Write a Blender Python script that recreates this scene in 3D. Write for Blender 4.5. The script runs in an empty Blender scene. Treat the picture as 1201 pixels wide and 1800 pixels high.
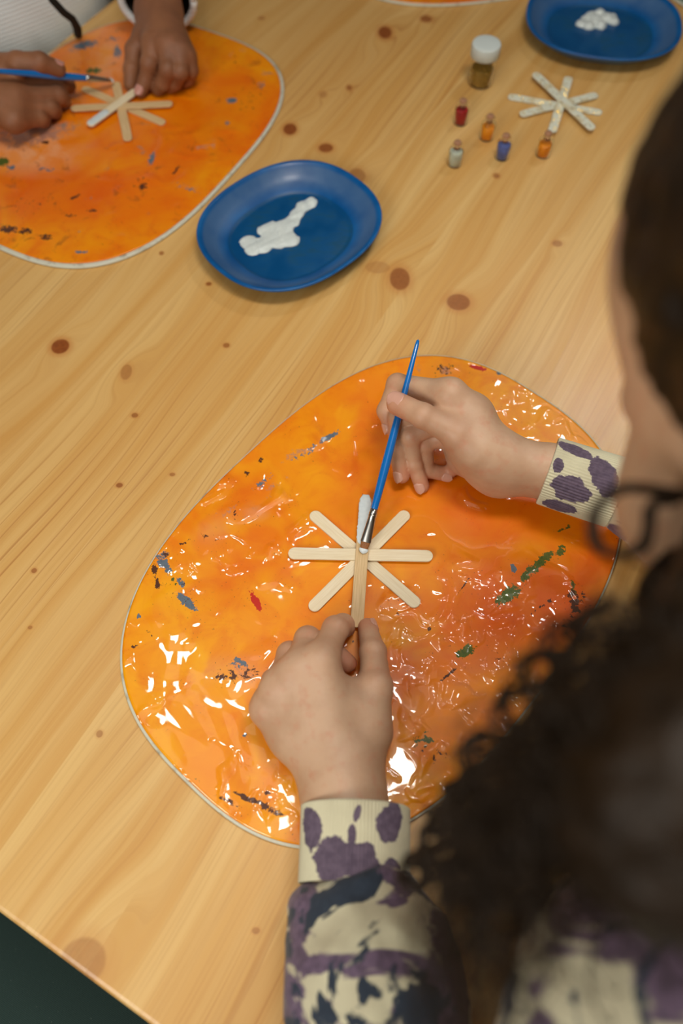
import bpy, math, random
import numpy as np
from mathutils import Vector, Matrix
random.seed(4); RNG = np.random.default_rng(4)
D = bpy.data; SC = bpy.context.scene; COL = SC.collection
TZ = 0.74                    # height of the table top above the floor
F = 1300.0; PITCH = math.radians(63.1); CH = 0.534
SP, CP = math.sin(PITCH), math.cos(PITCH)

# ------------------------------------------------------------------ camera, light, exposure
cam = D.cameras.new('camera'); cam.sensor_fit = 'VERTICAL'; cam.sensor_height = 36.0; cam.lens = F/1800*36.0
cam.clip_start = 0.01
cam.dof.use_dof = True; cam.dof.focus_distance = 0.56; cam.dof.aperture_fstop = cam.lens/1000/0.0085
camo = D.objects.new('camera', cam); COL.objects.link(camo); SC.camera = camo
camo.location = (0, 0, TZ+CH); camo.rotation_euler = (math.pi/2-PITCH, 0, 0)

def area(name, loc, size, power, color, target, sy=None, spread=math.pi):
    l = D.lights.new(name, 'AREA'); l.spread = spread; l.energy = power; l.color = color; l.size = size
    if sy: l.shape = 'RECTANGLE'; l.size_y = sy
    o = D.objects.new(name, l); COL.objects.link(o); o.location = loc
    o.rotation_euler = (Vector(target)-Vector(loc)).to_track_quat('-Z', 'Y').to_euler()
    return o
area('pendant_panel_light', (0.18, 0.28, TZ+1.15), 0.34, 5.6, (1.0, .95, .86), (0.18, 0.28, TZ), .18)
area('mat_glint_light', (-0.36, 0.42, TZ+1.15), 0.13, .9, (1.0, .97, .90), (-0.36, 0.42, TZ), .06)  # small lamp added for glints on the left of the near mat
area('ceiling_tube_light', (0.92, 1.52, TZ+1.75), 0.30, .30, (.95, .97, 1.0), (.19, .36, TZ), .22, .6)
area('ceiling_bounce_light', (0.22, -0.12, TZ+1.78), 1.50, 5.5, (1.0, .86, .68), (0.22, -0.12, TZ), 1.2)  # added area light standing in for ceiling bounce, gives the mat its milky sheen
area('near_left_key_light', (-.62, -0.62, TZ+.82), .5, 8.6, (1.0, .96, .87), (-0.12, 0.0, TZ), .5)  # added key light, low at the near left, so brightness falls off with distance
W = D.worlds.new('room'); SC.world = W; W.use_nodes = True
W.node_tree.nodes['Background'].inputs[0].default_value = (.62, .57, .50, 1)
W.node_tree.nodes['Background'].inputs[1].default_value = 0.08
vs = SC.view_settings; vs.view_transform = 'Standard'; vs.look = 'None'; vs.gamma = 1; vs.exposure = -0.05
vs.use_curve_mapping = False

# ------------------------------------------------------------------ helpers
def at(px, py, z=0.0):
    """the point at height z above the table seen at photo pixel px,py"""
    u = (px-600.5)/F; v = (900-py)/F
    d = np.array([u, CP+v*SP, -SP+v*CP]); t = (CH-z)/-d[2]
    return d*t+np.array([0, 0, CH+TZ])
def along(px, py, depth):
    """point at a distance along the lens axis"""
    u = (px-600.5)/F; v = (900-py)/F
    return np.array([u, CP+v*SP, -SP+v*CP])*depth+np.array([0, 0, CH+TZ])
def pxm(p):
    """metres per photo pixel at a point"""
    return ((p[1])*CP-(p[2]-TZ-CH)*SP)/F
def lin(c):
    return tuple(((x/255)/12.92 if x/255 <= .04045 else ((x/255+.055)/1.055)**2.4) for x in c)+(1,)
def unit(v): v = np.asarray(v, float); return v/np.linalg.norm(v)

def mesh(name, V, Fc, mat=None, parent=None, smooth=True, attrs=None, mats=None, midx=None):
    me = D.meshes.new(name)
    V = np.asarray(V, dtype=np.float32)
    me.from_pydata(V.tolist() if len(V) < 5 else V, [], Fc if isinstance(Fc, list) else Fc.tolist())
    if smooth: me.polygons.foreach_set('use_smooth', [True]*len(me.polygons))
    for m in (mats or ([mat] if mat else [])): me.materials.append(m)
    if midx is not None: me.polygons.foreach_set('material_index', midx)
    if attrs:
        for k, a in attrs.items():
            at_ = me.attributes.new(k, 'FLOAT', 'POINT'); at_.data.foreach_set('value', np.asarray(a, dtype=np.float32))
    me.update()
    o = D.objects.new(name, me); COL.objects.link(o)
    if parent: o.parent = parent
    return o
def tag(o, label, cat, group=None, kind=None):
    if label: o['label'] = label
    if cat: o['category'] = cat
    if group: o['group'] = group
    if kind: o['kind'] = kind
    return o
def thing(name, loc, label, cat, group=None):
    o = D.objects.new(name, None); COL.objects.link(o); o.location = loc; o.empty_display_size = .02
    bpy.context.view_layer.update()
    return tag(o, label, cat, group)
def keep(o, parent):
    """parent while the mesh stays where it was built (parents are never rotated)"""
    o.parent = parent; o.location = Vector(o.location)-Vector(parent.location); return o
def join(parts):
    V = []; Fs = []; n = 0
    for v, f in parts:
        V.append(np.asarray(v)); Fs += [[i+n for i in q] for q in (f if isinstance(f, list) else f.tolist())]; n += len(v)
    return np.concatenate(V), Fs
def box(x0, x1, y0, y1, z0, z1):
    V = [(x, y, z) for x in (x0, x1) for y in (y0, y1) for z in (z0, z1)]
    return np.array(V), [[0, 1, 3, 2], [4, 6, 7, 5], [0, 4, 5, 1], [2, 3, 7, 6], [0, 2, 6, 4], [1, 5, 7, 3]]
def bevel(o, w, n=3):
    m = o.modifiers.new('bevel', 'BEVEL'); m.width = w; m.segments = n; m.limit_method = 'ANGLE'; return o
def rings(R, closed_u=True, cap0=False, cap1=False):
    """R: array rings x segs x 3 -> faces"""
    nr, ns = R.shape[:2]; V = R.reshape(-1, 3); Fc = []
    for i in range(nr-1):
        a = i*ns; b = a+ns
        for j in range(ns if closed_u else ns-1):
            k = (j+1) % ns; Fc.append([a+j, a+k, b+k, b+j])
    if cap0: Fc.append(list(range(ns))[::-1])
    if cap1: Fc.append([(nr-1)*ns+j for j in range(ns)])
    return V, Fc
def lathe(profile, seg=48):
    t = np.linspace(0, 2*np.pi, seg, endpoint=False)
    R = np.array([[(r*np.cos(a), r*np.sin(a), z) for a in t] for r, z in profile])
    return rings(R, True, True, True)
def frame(d, up=(0, 0, 1)):
    d = unit(d); s = np.cross(d, up)
    if np.linalg.norm(s) < 1e-4: s = np.cross(d, (1, 0, 0))
    s = unit(s); return d, s, np.cross(s, d)
def tube(P, rad, seg=12, caps=True):
    P = np.asarray(P, float); n = len(P)
    rad = np.ones(n)*rad if np.isscalar(rad) else np.asarray(rad)
    T = np.gradient(P, axis=0); t = np.linspace(0, 2*np.pi, seg, endpoint=False)
    R = np.zeros((n, seg, 3)); d, s, u = frame(T[0])
    for i in range(n):
        d = unit(T[i]); s = unit(s-np.dot(s, d)*d); u = np.cross(s, d)
        R[i] = P[i]+rad[i]*(np.outer(np.cos(t), s)+np.outer(np.sin(t), u))
    return rings(R, True, caps, caps)

# ---- signed distance modelling: smooth bodies as one continuous surface
def cone(P, a, b, r1, r2):
    ab = (b-a).astype(np.float32); L = float(ab@ab)+1e-12
    Q = P-a.astype(np.float32); t = np.clip((Q@ab)/L, 0, 1)
    return np.linalg.norm(Q-t[:, None]*ab, axis=1)-(r1+(r2-r1)*t)
def ell(P, c, r, M=None):
    Q = P-np.asarray(c, np.float32)
    if M is not None: Q = Q@np.asarray(M, np.float32)
    r = np.asarray(r, np.float32); k = np.linalg.norm(Q/r, axis=1)
    return (k-1)*k/(np.linalg.norm(Q/(r*r), axis=1)+1e-9)
def smin(a, b, k):
    h = np.clip(.5+.5*(b-a)/k, 0, 1); return b+(a-b)*h-k*h*(1-h)
def chain(P, pts, rad, k=.003):
    d = None
    for i in range(len(pts)-1):
        c = cone(P, np.asarray(pts[i]), np.asarray(pts[i+1]), rad[i], rad[i+1])
        d = c if d is None else smin(d, c, k)
    return d
def wob(P, s, seed=0, n=4):
    """cheap smooth noise, about -1..1"""
    r = np.random.default_rng(seed); o = np.zeros(len(P), np.float32)
    for i in range(n):
        f = s*1.55**i
        A = r.normal(size=(3, 3))*f; ph = r.uniform(0, 6.28, 3)
        Q = P@A.T.astype(np.float32)+ph.astype(np.float32)
        o += (np.sin(Q[:, 0]+1.3*np.sin(Q[:, 1]))*np.cos(Q[:, 2]))/1.5**i
    return o*.5
def nets(fn, lo, hi, h):
    lo = np.asarray(lo, float); n = np.ceil((np.asarray(hi)-lo)/h).astype(int)+1
    xs = [lo[i]+h*np.arange(n[i]) for i in range(3)]
    Vv = np.empty(n, np.float32)
    for i in range(0, n[0], 16):
        X, Y, Z = np.meshgrid(xs[0][i:i+16], xs[1], xs[2], indexing='ij')
        P = np.stack([X.ravel(), Y.ravel(), Z.ravel()], 1).astype(np.float32)
        Vv[i:i+16] = fn(P).reshape(X.shape)
    Vv[[0, -1]] = np.maximum(Vv[[0, -1]], h*.5); Vv[:, [0, -1]] = np.maximum(Vv[:, [0, -1]], h*.5); Vv[:, :, [0, -1]] = np.maximum(Vv[:, :, [0, -1]], h*.5)
    S = Vv < 0; m = n-1
    acc = np.zeros(tuple(m)+(3,), np.float32); cnt = np.zeros(tuple(m), np.float32)
    def sl(a, o): return a[o[0]:o[0]+m[0], o[1]:o[1]+m[1], o[2]:o[2]+m[2]]
    for ax in range(3):
        for u in (0, 1):
            for v in (0, 1):
                o = [0, 0, 0]; oth = [k for k in range(3) if k != ax]; o[oth[0]] = u; o[oth[1]] = v
                o2 = list(o); o2[ax] = 1
                a, b = sl(Vv, o), sl(Vv, o2); c = sl(S, o) != sl(S, o2)
                t = np.where(c, a/np.where(c, a-b, 1), 0)
                for k in range(3):
                    acc[..., k] += np.where(c, t if k == ax else o[k], 0)
                cnt += c
    act = cnt > 0; idx = -np.ones(tuple(m), np.int64); idx[act] = np.arange(act.sum())
    I = np.argwhere(act); V = lo+h*(I+acc[act]/cnt[act][:, None])
    Q = []
    for ax in range(3):
        o1, o2 = [k for k in range(3) if k != ax]
        A = [slice(1, -1)]*3; A[ax] = slice(0, -1); B = list(A); B[ax] = slice(1, None)
        ch = S[tuple(A)] != S[tuple(B)]; C = np.argwhere(ch)+1; C[:, ax] -= 1
        C0 = S[C[:, 0], C[:, 1], C[:, 2]]
        q = []
        for du, dv in ((0, 0), (-1, 0), (-1, -1), (0, -1)):
            E = C.copy(); E[:, o1] += du; E[:, o2] += dv; q.append(idx[E[:, 0], E[:, 1], E[:, 2]])
        q = np.stack(q, 1); flip = C0 if ax == 1 else ~C0
        q[flip] = q[flip][:, ::-1]; Q.append(q)
    return V, np.concatenate(Q)

# ---- node helper
class NB:
    def __init__(s, name):
        s.m = D.materials.new(name); s.m.use_nodes = True; s.t = s.m.node_tree; s.b = s.t.nodes['Principled BSDF']
    def n(s, ty, ins=None, **kw):
        x = s.t.nodes.new(ty)
        for k, v in kw.items(): setattr(x, k, v)
        for k, v in (ins or {}).items(): s.set(x.inputs[k], v)
        return x
    def set(s, sock, v):
        if isinstance(v, bpy.types.NodeSocket): s.t.links.new(v, sock)
        elif v is not None: sock.default_value = v
    def ma(s, op, a, b=None, c=None, clamp=False):
        x = s.t.nodes.new('ShaderNodeMath'); x.operation = op; x.use_clamp = clamp
        s.set(x.inputs[0], a); s.set(x.inputs[1], b)
        if c is not None: s.set(x.inputs[2], c)
        return x.outputs[0]
    def ramp(s, v, a, b, lo=0., hi=1., smooth=True):
        x = s.t.nodes.new('ShaderNodeMapRange'); x.interpolation_type = 'SMOOTHSTEP' if smooth else 'LINEAR'
        s.set(x.inputs[0], v)
        for i, q in zip((1, 2, 3, 4), (a, b, lo, hi)): s.set(x.inputs[i], q)
        return x.outputs[0]
    def mix(s, f, a, b, mode='MIX'):
        x = s.t.nodes.new('ShaderNodeMix'); x.data_type = 'RGBA'; x.blend_type = mode
        s.set(x.inputs[0], f); s.set(x.inputs[6], a); s.set(x.inputs[7], b); return x.outputs[2]
    def coord(s, k='Object'): return s.n('ShaderNodeTexCoord').outputs[k]
    def mapv(s, v, sc=(1, 1, 1), loc=(0, 0, 0), rot=(0, 0, 0), ty='POINT'):
        x = s.n('ShaderNodeMapping', vector_type=ty); s.set(x.inputs[0], v)
        x.inputs[1].default_value = loc; x.inputs[2].default_value = rot; x.inputs[3].default_value = sc
        return x.outputs[0]
    def noise(s, v, sc, det=3, rough=.5, dist=0., out=0):
        x = s.n('ShaderNodeTexNoise', {'Scale': sc, 'Detail': det, 'Roughness': rough, 'Distortion': dist}); s.set(x.inputs['Vector'], v)
        return x.outputs[out]
    def attr(s, k): return s.n('ShaderNodeAttribute', attribute_name=k).outputs['Fac']
    def bump(s, hgt, st, dist, nrm=None):
        x = s.n('ShaderNodeBump', {'Height': hgt, 'Strength': st, 'Distance': dist}); s.set(x.inputs['Normal'], nrm); return x.outputs[0]
    def out(s, **kw):
        for k, v in kw.items(): s.set(s.b.inputs[k.replace('_', ' ')], v)
        return s.m
def plain(name, c, rough=.5, var=.06, sc=60, **kw):
    b = NB(name); n = b.noise(b.coord(), sc, 3)
    c = lin(c); lo = tuple(x*(1-var*2) for x in c[:3])+(1,); hi = tuple(min(1, x*(1+var)) for x in c[:3])+(1,)
    b.out(Base_Color=b.mix(n, lo, hi), Roughness=rough)
    for k, v in kw.items(): b.set(b.b.inputs[k.replace('_', ' ')], v)
    return b.m

# ------------------------------------------------------------------ table frame: grain runs 30 degrees off the view
AZ = math.radians(30); G = np.array([math.sin(AZ), math.cos(AZ)]); EE = np.array([math.cos(AZ), -math.sin(AZ)])
G0, G1, E0, E1 = -.1215, 1.75, -.742, .245
def tab(px, py):
    p = at(px, py)[:2]; return float(p@EE), float(p@G)

# knots: px, py, radius px along x, y , darkness
KN = [(106, 609, 16, 12, 1.), (222, 654, 10, 13, .45), (703, 490, 18, 19, .8), (664, 470, 22, 10, .28), (806, 531, 21, 14, .75),
      (677, 57, 12, 9, 1), (749, 33, 10, 5, .8), (510, 227, 12, 9, 1), (573, 260, 13, 7, .9), (627, 309, 16, 12, .5), (145, 1690, 42, 36, .42),
      (614, 154, 5, 4, .7), (237, 730, 6, 4, .7), (210, 853, 6, 4, .8), (303, 834, 5, 3, .6), (398, 607, 6, 4, .7), (367, 499, 5, 3, .8),
      (873, 309, 6, 4, .6), (980, 428, 9, 5, .5), (450, 1636, 7, 5, .45), (60, 1003, 5, 4, .7), (175, 1290, 6, 6, .5), (53, 1103, 4, 3, .5), (568, 166, 7, 5, .35),
      (284, 445, 4, 3, .7), (460, 32, 6, 3, .4)]
def wood_mat():
    b = NB('pine_wood'); co = b.coord()
    sep = b.n('ShaderNodeSeparateXYZ'); b.set(sep.inputs[0], co); x, y = sep.outputs[0], sep.outputs[1]
    flat = b.n('ShaderNodeCombineXYZ', {'X': x, 'Y': y}).outputs[0]
    defl = b.ma('MULTIPLY', 0, 0); core = b.ma('MULTIPLY', 0, 0); halo = b.ma('MULTIPLY', 0, 0)
    for i, (px, py, rx, ry, dk) in enumerate(KN):
        p = at(px, py); m = pxm(p); e, g = tab(px, py)
        r1 = rx*m; r2 = ry*m/ max(.5, min(1, (CH/np.linalg.norm(p-np.array([0, 0, CH+TZ])))))
        rr = max(r1, r2)
        d = b.n('ShaderNodeVectorMath', operation='LENGTH'); b.set(d.inputs[0], b.mapv(flat, (r1, r2, 1), (e, g, 0), (0, 0, AZ), 'TEXTURE'))
        d = d.outputs['Value']
        core = b.ma('MAXIMUM', core, b.ramp(d, 1.08, .86, 0, dk))
        halo = b.ma('MAXIMUM', halo, b.ramp(d, 1.9, .9, 0, dk*.55))
        if rr > .004:
            d2 = b.n('ShaderNodeVectorMath', operation='LENGTH')
            b.set(d2.inputs[0], b.mapv(flat, (rr*2.2, rr*5.5, 1), (e, g, 0), (0, 0, 0), 'TEXTURE'))
            defl = b.ma('ADD', defl, b.ramp(d2.outputs['Value'], 1, 0, 0, rr*1.5))
    # boards about 9 cm wide
    bi = b.ma('FLOOR', b.ma('DIVIDE', b.ma('ADD', x, .021), .092))
    wn = b.n('ShaderNodeTexWhiteNoise', noise_dimensions='1D'); b.set(wn.inputs['W'], bi); rnd = wn.outputs['Value']
    low = b.noise(b.n('ShaderNodeCombineXYZ', {'X': b.ma('MULTIPLY', x, 9.), 'Y': b.ma('MULTIPLY', y, 1.6), 'Z': b.ma('MULTIPLY', rnd, 40.)}).outputs[0], 1., 2)
    fld = b.ma('ADD', b.ma('ADD', x, defl), b.ma('MULTIPLY', low, .075))
    rv = b.n('ShaderNodeCombineXYZ', {'X': b.ma('MULTIPLY', fld, 60.), 'Y': b.ma('MULTIPLY', y, .7), 'Z': b.ma('MULTIPLY', rnd, 20.)}).outputs[0]
    bands = b.noise(rv, 1., 2, .5)
    fine = b.noise(b.n('ShaderNodeCombineXYZ', {'X': b.ma('MULTIPLY', fld, 420.), 'Y': b.ma('MULTIPLY', y, 7.), 'Z': rnd}).outputs[0], 1., 3, .6)
    # thin latewood lines: phase of the field
    ph = b.ma('FRACT', b.ma('ADD', b.ma('MULTIPLY', fld, 95.), b.ma('MULTIPLY', bands, 2.2)))
    line = b.ramp(ph, .80, .97); line = b.ma('MULTIPLY', line, b.ramp(ph, 1.0, .975))
    lm = b.ma('MULTIPLY', line, b.ramp(b.noise(b.mapv(co, (7, 2.2, 1)), 1., 2), .42, .68))
    c = b.mix(b.ramp(bands, .25, .75), lin((226, 188, 122)), lin((210, 160, 88)))
    c = b.mix(b.ma('MULTIPLY', lm, .60), c, lin((165, 100, 38)))
    c = b.mix(b.ma('MULTIPLY', b.ramp(fine, .40, .78), .26), c, lin((172, 112, 48)))
    c = b.mix(b.ramp(rnd, 0, 1, 0, .22), c, lin((200, 146, 80)))
    blot = b.noise(b.mapv(co, (5, 2.4, 1)), 1., 3)
    c = b.mix(b.ramp(blot, .4, .75, 0, .30), c, lin((198, 140, 68)))
    c = b.mix(halo, c, lin((190, 118, 50)))
    kc = b.mix(b.noise(co, 260., 3), lin((112, 52, 16)), lin((164, 92, 38)))
    c = b.mix(core, c, kc)
    scr = b.noise(b.mapv(co, (300, 14, 1)), 1., 2)
    nr = b.bump(fine, .12, .0006)
    nr = b.bump(scr, .07, .0005, nr)
    return b.out(Base_Color=c, Roughness=b.ramp(scr, .3, .8, .36, .50), Normal=nr, Coat_Weight=.12, Coat_Roughness=.22)
WOOD = wood_mat()
tp = mesh('tabletop', *box(E0, E1, G0, G1, -.03, 0), WOOD, smooth=False); bevel(tp, .004)
table = thing('table', (0, 0, 0), 'long knotty pine table with a pale varnished top under everything', 'table')
tp.parent = table; tp.location = (0, 0, TZ); tp.rotation_euler = (0, 0, -AZ)
for e in (E0+.07, E1-.07):
    for g in (G0+.07, G1-.07):
        l = mesh('leg', *box(-.032, .032, -.032, .032, 0, TZ-.03), WOOD, table, False); bevel(l, .004)
        p = e*EE+g*G; l.location = (p[0], p[1], 0); l.rotation_euler = (0, 0, -AZ)
ap = mesh('apron', *join([box(E0+.06, E1-.06, G0+.05, G0+.07, -.11, -.03), box(E0+.06, E1-.06, G1-.07, G1-.05, -.11, -.03),
     box(E0+.05, E0+.07, G0+.05, G1-.05, -.11, -.03), box(E1-.07, E1-.05, G0+.05, G1-.05, -.11, -.03)]), WOOD, table, False)
ap.location = (0, 0, TZ); ap.rotation_euler = (0, 0, -AZ)

b = NB('grey_lino'); FLO = b.out(Base_Color=b.mix(b.noise(b.coord(), 90., 4), lin((84, 96, 88)), lin((104, 112, 102))), Roughness=.55)
fl = mesh('floor', *box(-2.6, 2.6, -2, 3.6, -.02, 0), FLO, smooth=False); tag(fl, 'grey-green floor under the pine table', 'floor', kind='structure')

# upholstered stool by the table corner
b = NB('green_weave'); co = b.mapv(b.coord(), (1, 1, 1), rot=(0, 0, .5))
wv = b.n('ShaderNodeTexWave', {'Scale': 260., 'Distortion': .6}); b.set(wv.inputs[0], co)
wv2 = b.n('ShaderNodeTexWave', {'Scale': 260., 'Distortion': .6}, bands_direction='Y'); b.set(wv2.inputs[0], co)
w = b.ma('MULTIPLY', wv.outputs['Fac'], wv2.outputs['Fac'])
c = b.mix(w, lin((24, 44, 42)), lin((58, 86, 80))); c = b.mix(b.ramp(b.noise(co, 900., 1), .78, .82), c, lin((150, 160, 150)))
GREEN = b.out(Base_Color=c, Roughness=.9, Normal=b.bump(w, .5, .001))
st = thing('stool', (-.30, -.16, 0), 'dark green woven fabric stool seat below the near corner of the table', 'stool')
def squircle(A, B, p, n):
    t = np.linspace(0, 2*np.pi, n, endpoint=False); c, s = np.cos(t), np.sin(t)
    r = (np.abs(c)**p+np.abs(s)**p)**(-1/p); return np.stack([A*r*c, B*r*s], 1)
sq = squircle(.24, .22, 6, 96)
prof = [(.90, -.07), (.98, -.06), (1, -.04), (1, -.015), (.975, -.003), (.9, .004), (.6, .010), (.2, .012)]
R = np.array([[(q[0]*s, q[1]*s, z) for q in sq] for s, z in prof])
o = mesh('seat', *rings(R, True, True, True), GREEN, st); o.location = (0, 0, TZ-.24)
DARKM = plain('dark_metal', (40, 44, 46), .4)
for sx in (-1, 1):
    for sy in (-1, 1):
        mesh('leg', *tube([(sx*.17, sy*.15, TZ-.30), (sx*.2, sy*.18, 0)], [.012, .010]), DARKM, st)

# ------------------------------------------------------------------ paint-stained oval work mats
MT = .0034
def gauss_paint(V2, items):
    """V2 world xy; items: (px,py,rx,ry,angle deg in photo,strength) -> soft mask"""
    m = np.zeros(len(V2), np.float32)
    for (px, py, rx, ry, an, st_) in items:
        c = at(px, py, MT)
        a = math.radians(an); a1 = at(px+math.cos(a)*rx, py-math.sin(a)*rx, MT)[:2]-c[:2]; a2 = at(px+math.sin(a)*ry, py+math.cos(a)*ry, MT)[:2]-c[:2]
        M = np.linalg.inv(np.stack([a1, a2], 1)); q = (V2-c[:2])@M.T; d = np.linalg.norm(q, axis=1)
        m = np.maximum(m, st_*np.clip(1.5-d, 0, 1))
    return m
def mat_film(kind):
    b = NB('orange_film_'+kind); co = b.coord(); A = b.attr
    big = b.noise(co, 9., 3, .55, .6); mid = b.noise(co, 34., 4, .6, .8); fin = b.noise(co, 240., 4, .7); spk = b.noise(co, 620., 2, .6)
    base = b.mix(b.ramp(big, .32, .68), lin((250, 164, 0)), lin((240, 124, 0)))
    base = b.mix(b.ramp(mid, .40, .75, 0, .55), base, lin((228, 96, 0)))
    base = b.mix(b.ramp(b.noise(co, 15., 3, .5, 1.), .52, .70, 0, .5), base, lin((255, 186, 8)))
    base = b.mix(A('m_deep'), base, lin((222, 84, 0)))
    base = b.mix(b.ma('MULTIPLY', A('m_milk'), b.ramp(mid, .3, .6)), base, lin((240, 170, 120)))
    def spot(c0, key, col, lo=.44, hi=.50, n=None):
        v = b.ma('ADD', A(key), b.ma('MULTIPLY', b.ma('SUBTRACT', fin if n is None else n, .5), 2.3))
        f = b.ma('MULTIPLY', b.ramp(v, lo, hi), b.ramp(A(key), .02, .12))
        return b.mix(f, c0, col)
    n2 = b.noise(co, 130., 4, .75)
    base = spot(base, 'm_purple', lin((186, 132, 110)), .5, .95, n2)
    base = spot(base, 'm_blue', b.mix(fin, lin((58, 74, 96)), lin((120, 134, 144))), .55, .68)
    base = spot(base, 'm_green', b.mix(spk, lin((26, 62, 34)), lin((110, 120, 40))), .56, .66)
    base = spot(base, 'm_dark', lin((84, 46, 28)), .62, .72)
    base = spot(base, 'm_red', lin((200, 34, 10)), .40, .46)
    # stray specks everywhere
    base = b.mix(b.ma('MULTIPLY', b.ramp(spk, .68, .73), b.ramp(mid, .48, .60)), base, lin((104, 60, 30)))
    if kind == 'far':
        m1 = b.noise(b.mapv(co, (1, 1, 1), (.3, .2, 0)), 46., 5, .7, .5); m2 = b.noise(b.mapv(co, (1, 1, 1), (1.3, .7, 0)), 38., 5, .7, .5)
        base = b.mix(b.ramp(m1, .58, .70, 0, .55), base, lin((150, 74, 24))); base = b.mix(b.ramp(m2, .66, .72, 0, .7), base, lin((128, 122, 112)))
    # crumpled clear sheet
    h1 = b.noise(co, 30., 1.5, .45, .7); h2 = b.noise(co, 60., 1.5, .5, .6); h3 = b.noise(co, 14., 2, .5, .4); sel = b.noise(co, 11., 2)
    dent = b.ma('MULTIPLY', b.ramp(h1, .54, .76), b.ramp(sel, .42, .62, .2, 1.))
    cre = b.ma('MULTIPLY', b.ramp(h2, .48, .72), b.ma('ADD', b.ramp(sel, .5, .68, .0, .22), A('m_crease')))
    h = b.ma('ADD', b.ma('MULTIPLY', dent, .9), b.ma('MULTIPLY', cre, .75)); h = b.ma('ADD', h, b.ma('MULTIPLY', h3, 1.2))
    nr = b.bump(h, 1.0, .0062 if kind == 'near' else .003)
    return b.out(Base_Color=base, Roughness=.38 if kind == 'near' else .42, Specular_IOR_Level=.3, Coat_Weight=1. if kind == 'near' else .25, Coat_IOR=1.6, Coat_Roughness=.04 if kind == 'near' else .2, Coat_Normal=nr, Normal=b.bump(h, .4, .003))
FILM_N, FILM_F = mat_film('near'), mat_film('far')
b = NB('white_board_edge'); EDGE = b.out(Base_Color=b.mix(b.ramp(b.noise(b.coord(), 120., 3), .5, .8), lin((206, 206, 190)), lin((150, 140, 120))), Roughness=.5)
def work_mat(c, az, A, B, p, label, film, paints, surf=None, rimw=.0009):
    n, k = 300, 110
    sqv = squircle(A, B, p, n)        # A along the long axis
    d = np.array([math.sin(az), math.cos(az)]); nn = np.array([math.cos(az), -math.sin(az)])
    out = sqv[:, :1]*d+sqv[:, 1:]*nn
    o = thing('placemat', (c[0], c[1], TZ), label, 'mat', 'paint-stained oval work mats')
    prof = [(1-.004/A, 0), (1-.0006/A, .0004), (1, .0012), (1, MT-.0006), (1-.001/A, MT-.0001), (1-.004/A, MT)]
    R = np.array([[(q[0]*s, q[1]*s, z) for q in out] for s, z in prof])
    mesh('board', *rings(R, True, True, True), EDGE, o)
    s = 1-(.0012+rimw)/A
    fr = np.linspace(0, 1, k)[1:]**.9
    V = np.concatenate([[[0, 0]]]+[out*f*s for f in fr])
    Wxy = V+np.array(c)
    z = MT+.0010+.0006*np.clip(wob(np.concatenate([Wxy, Wxy[:, :1]*0], 1).astype(np.float32), 22, 3, 3), -1, 1)*np.clip((1-np.repeat(np.concatenate([[0], fr]), [1]+[n]*(k-1)))*12, 0, 1)
    V3 = np.concatenate([V, z[:, None]], 1)
    Fc = [[0, 1+j, 1+(j+1) % n] for j in range(n)]
    for i in range(k-2):
        a = 1+i*n; bb = a+n
        Fc += [[a+j, bb+j, bb+(j+1) % n, a+(j+1) % n] for j in range(n)]
    # little turned-down lip so the sheet has a thickness
    lipi = 1+(k-2)*n; nv = len(V3); V3 = np.concatenate([V3, V3[lipi:lipi+n]-np.array([0, 0, .0006])])
    Fc += [[lipi+j, nv+j, nv+(j+1) % n, lipi+(j+1) % n] for j in range(n)]
    W2 = V3[:, :2]+np.array(c)
    attrs = {kk: gauss_paint(W2, paints.get(kk, [])) for kk in ('m_blue', 'm_green', 'm_dark', 'm_red', 'm_purple', 'm_deep', 'm_milk', 'm_crease')}
    f = mesh('plastic_sheet', V3, Fc, surf or film, o, attrs=attrs); f['label'] = 'glossy wrinkled sheet smeared with paint'
    return o
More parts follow.
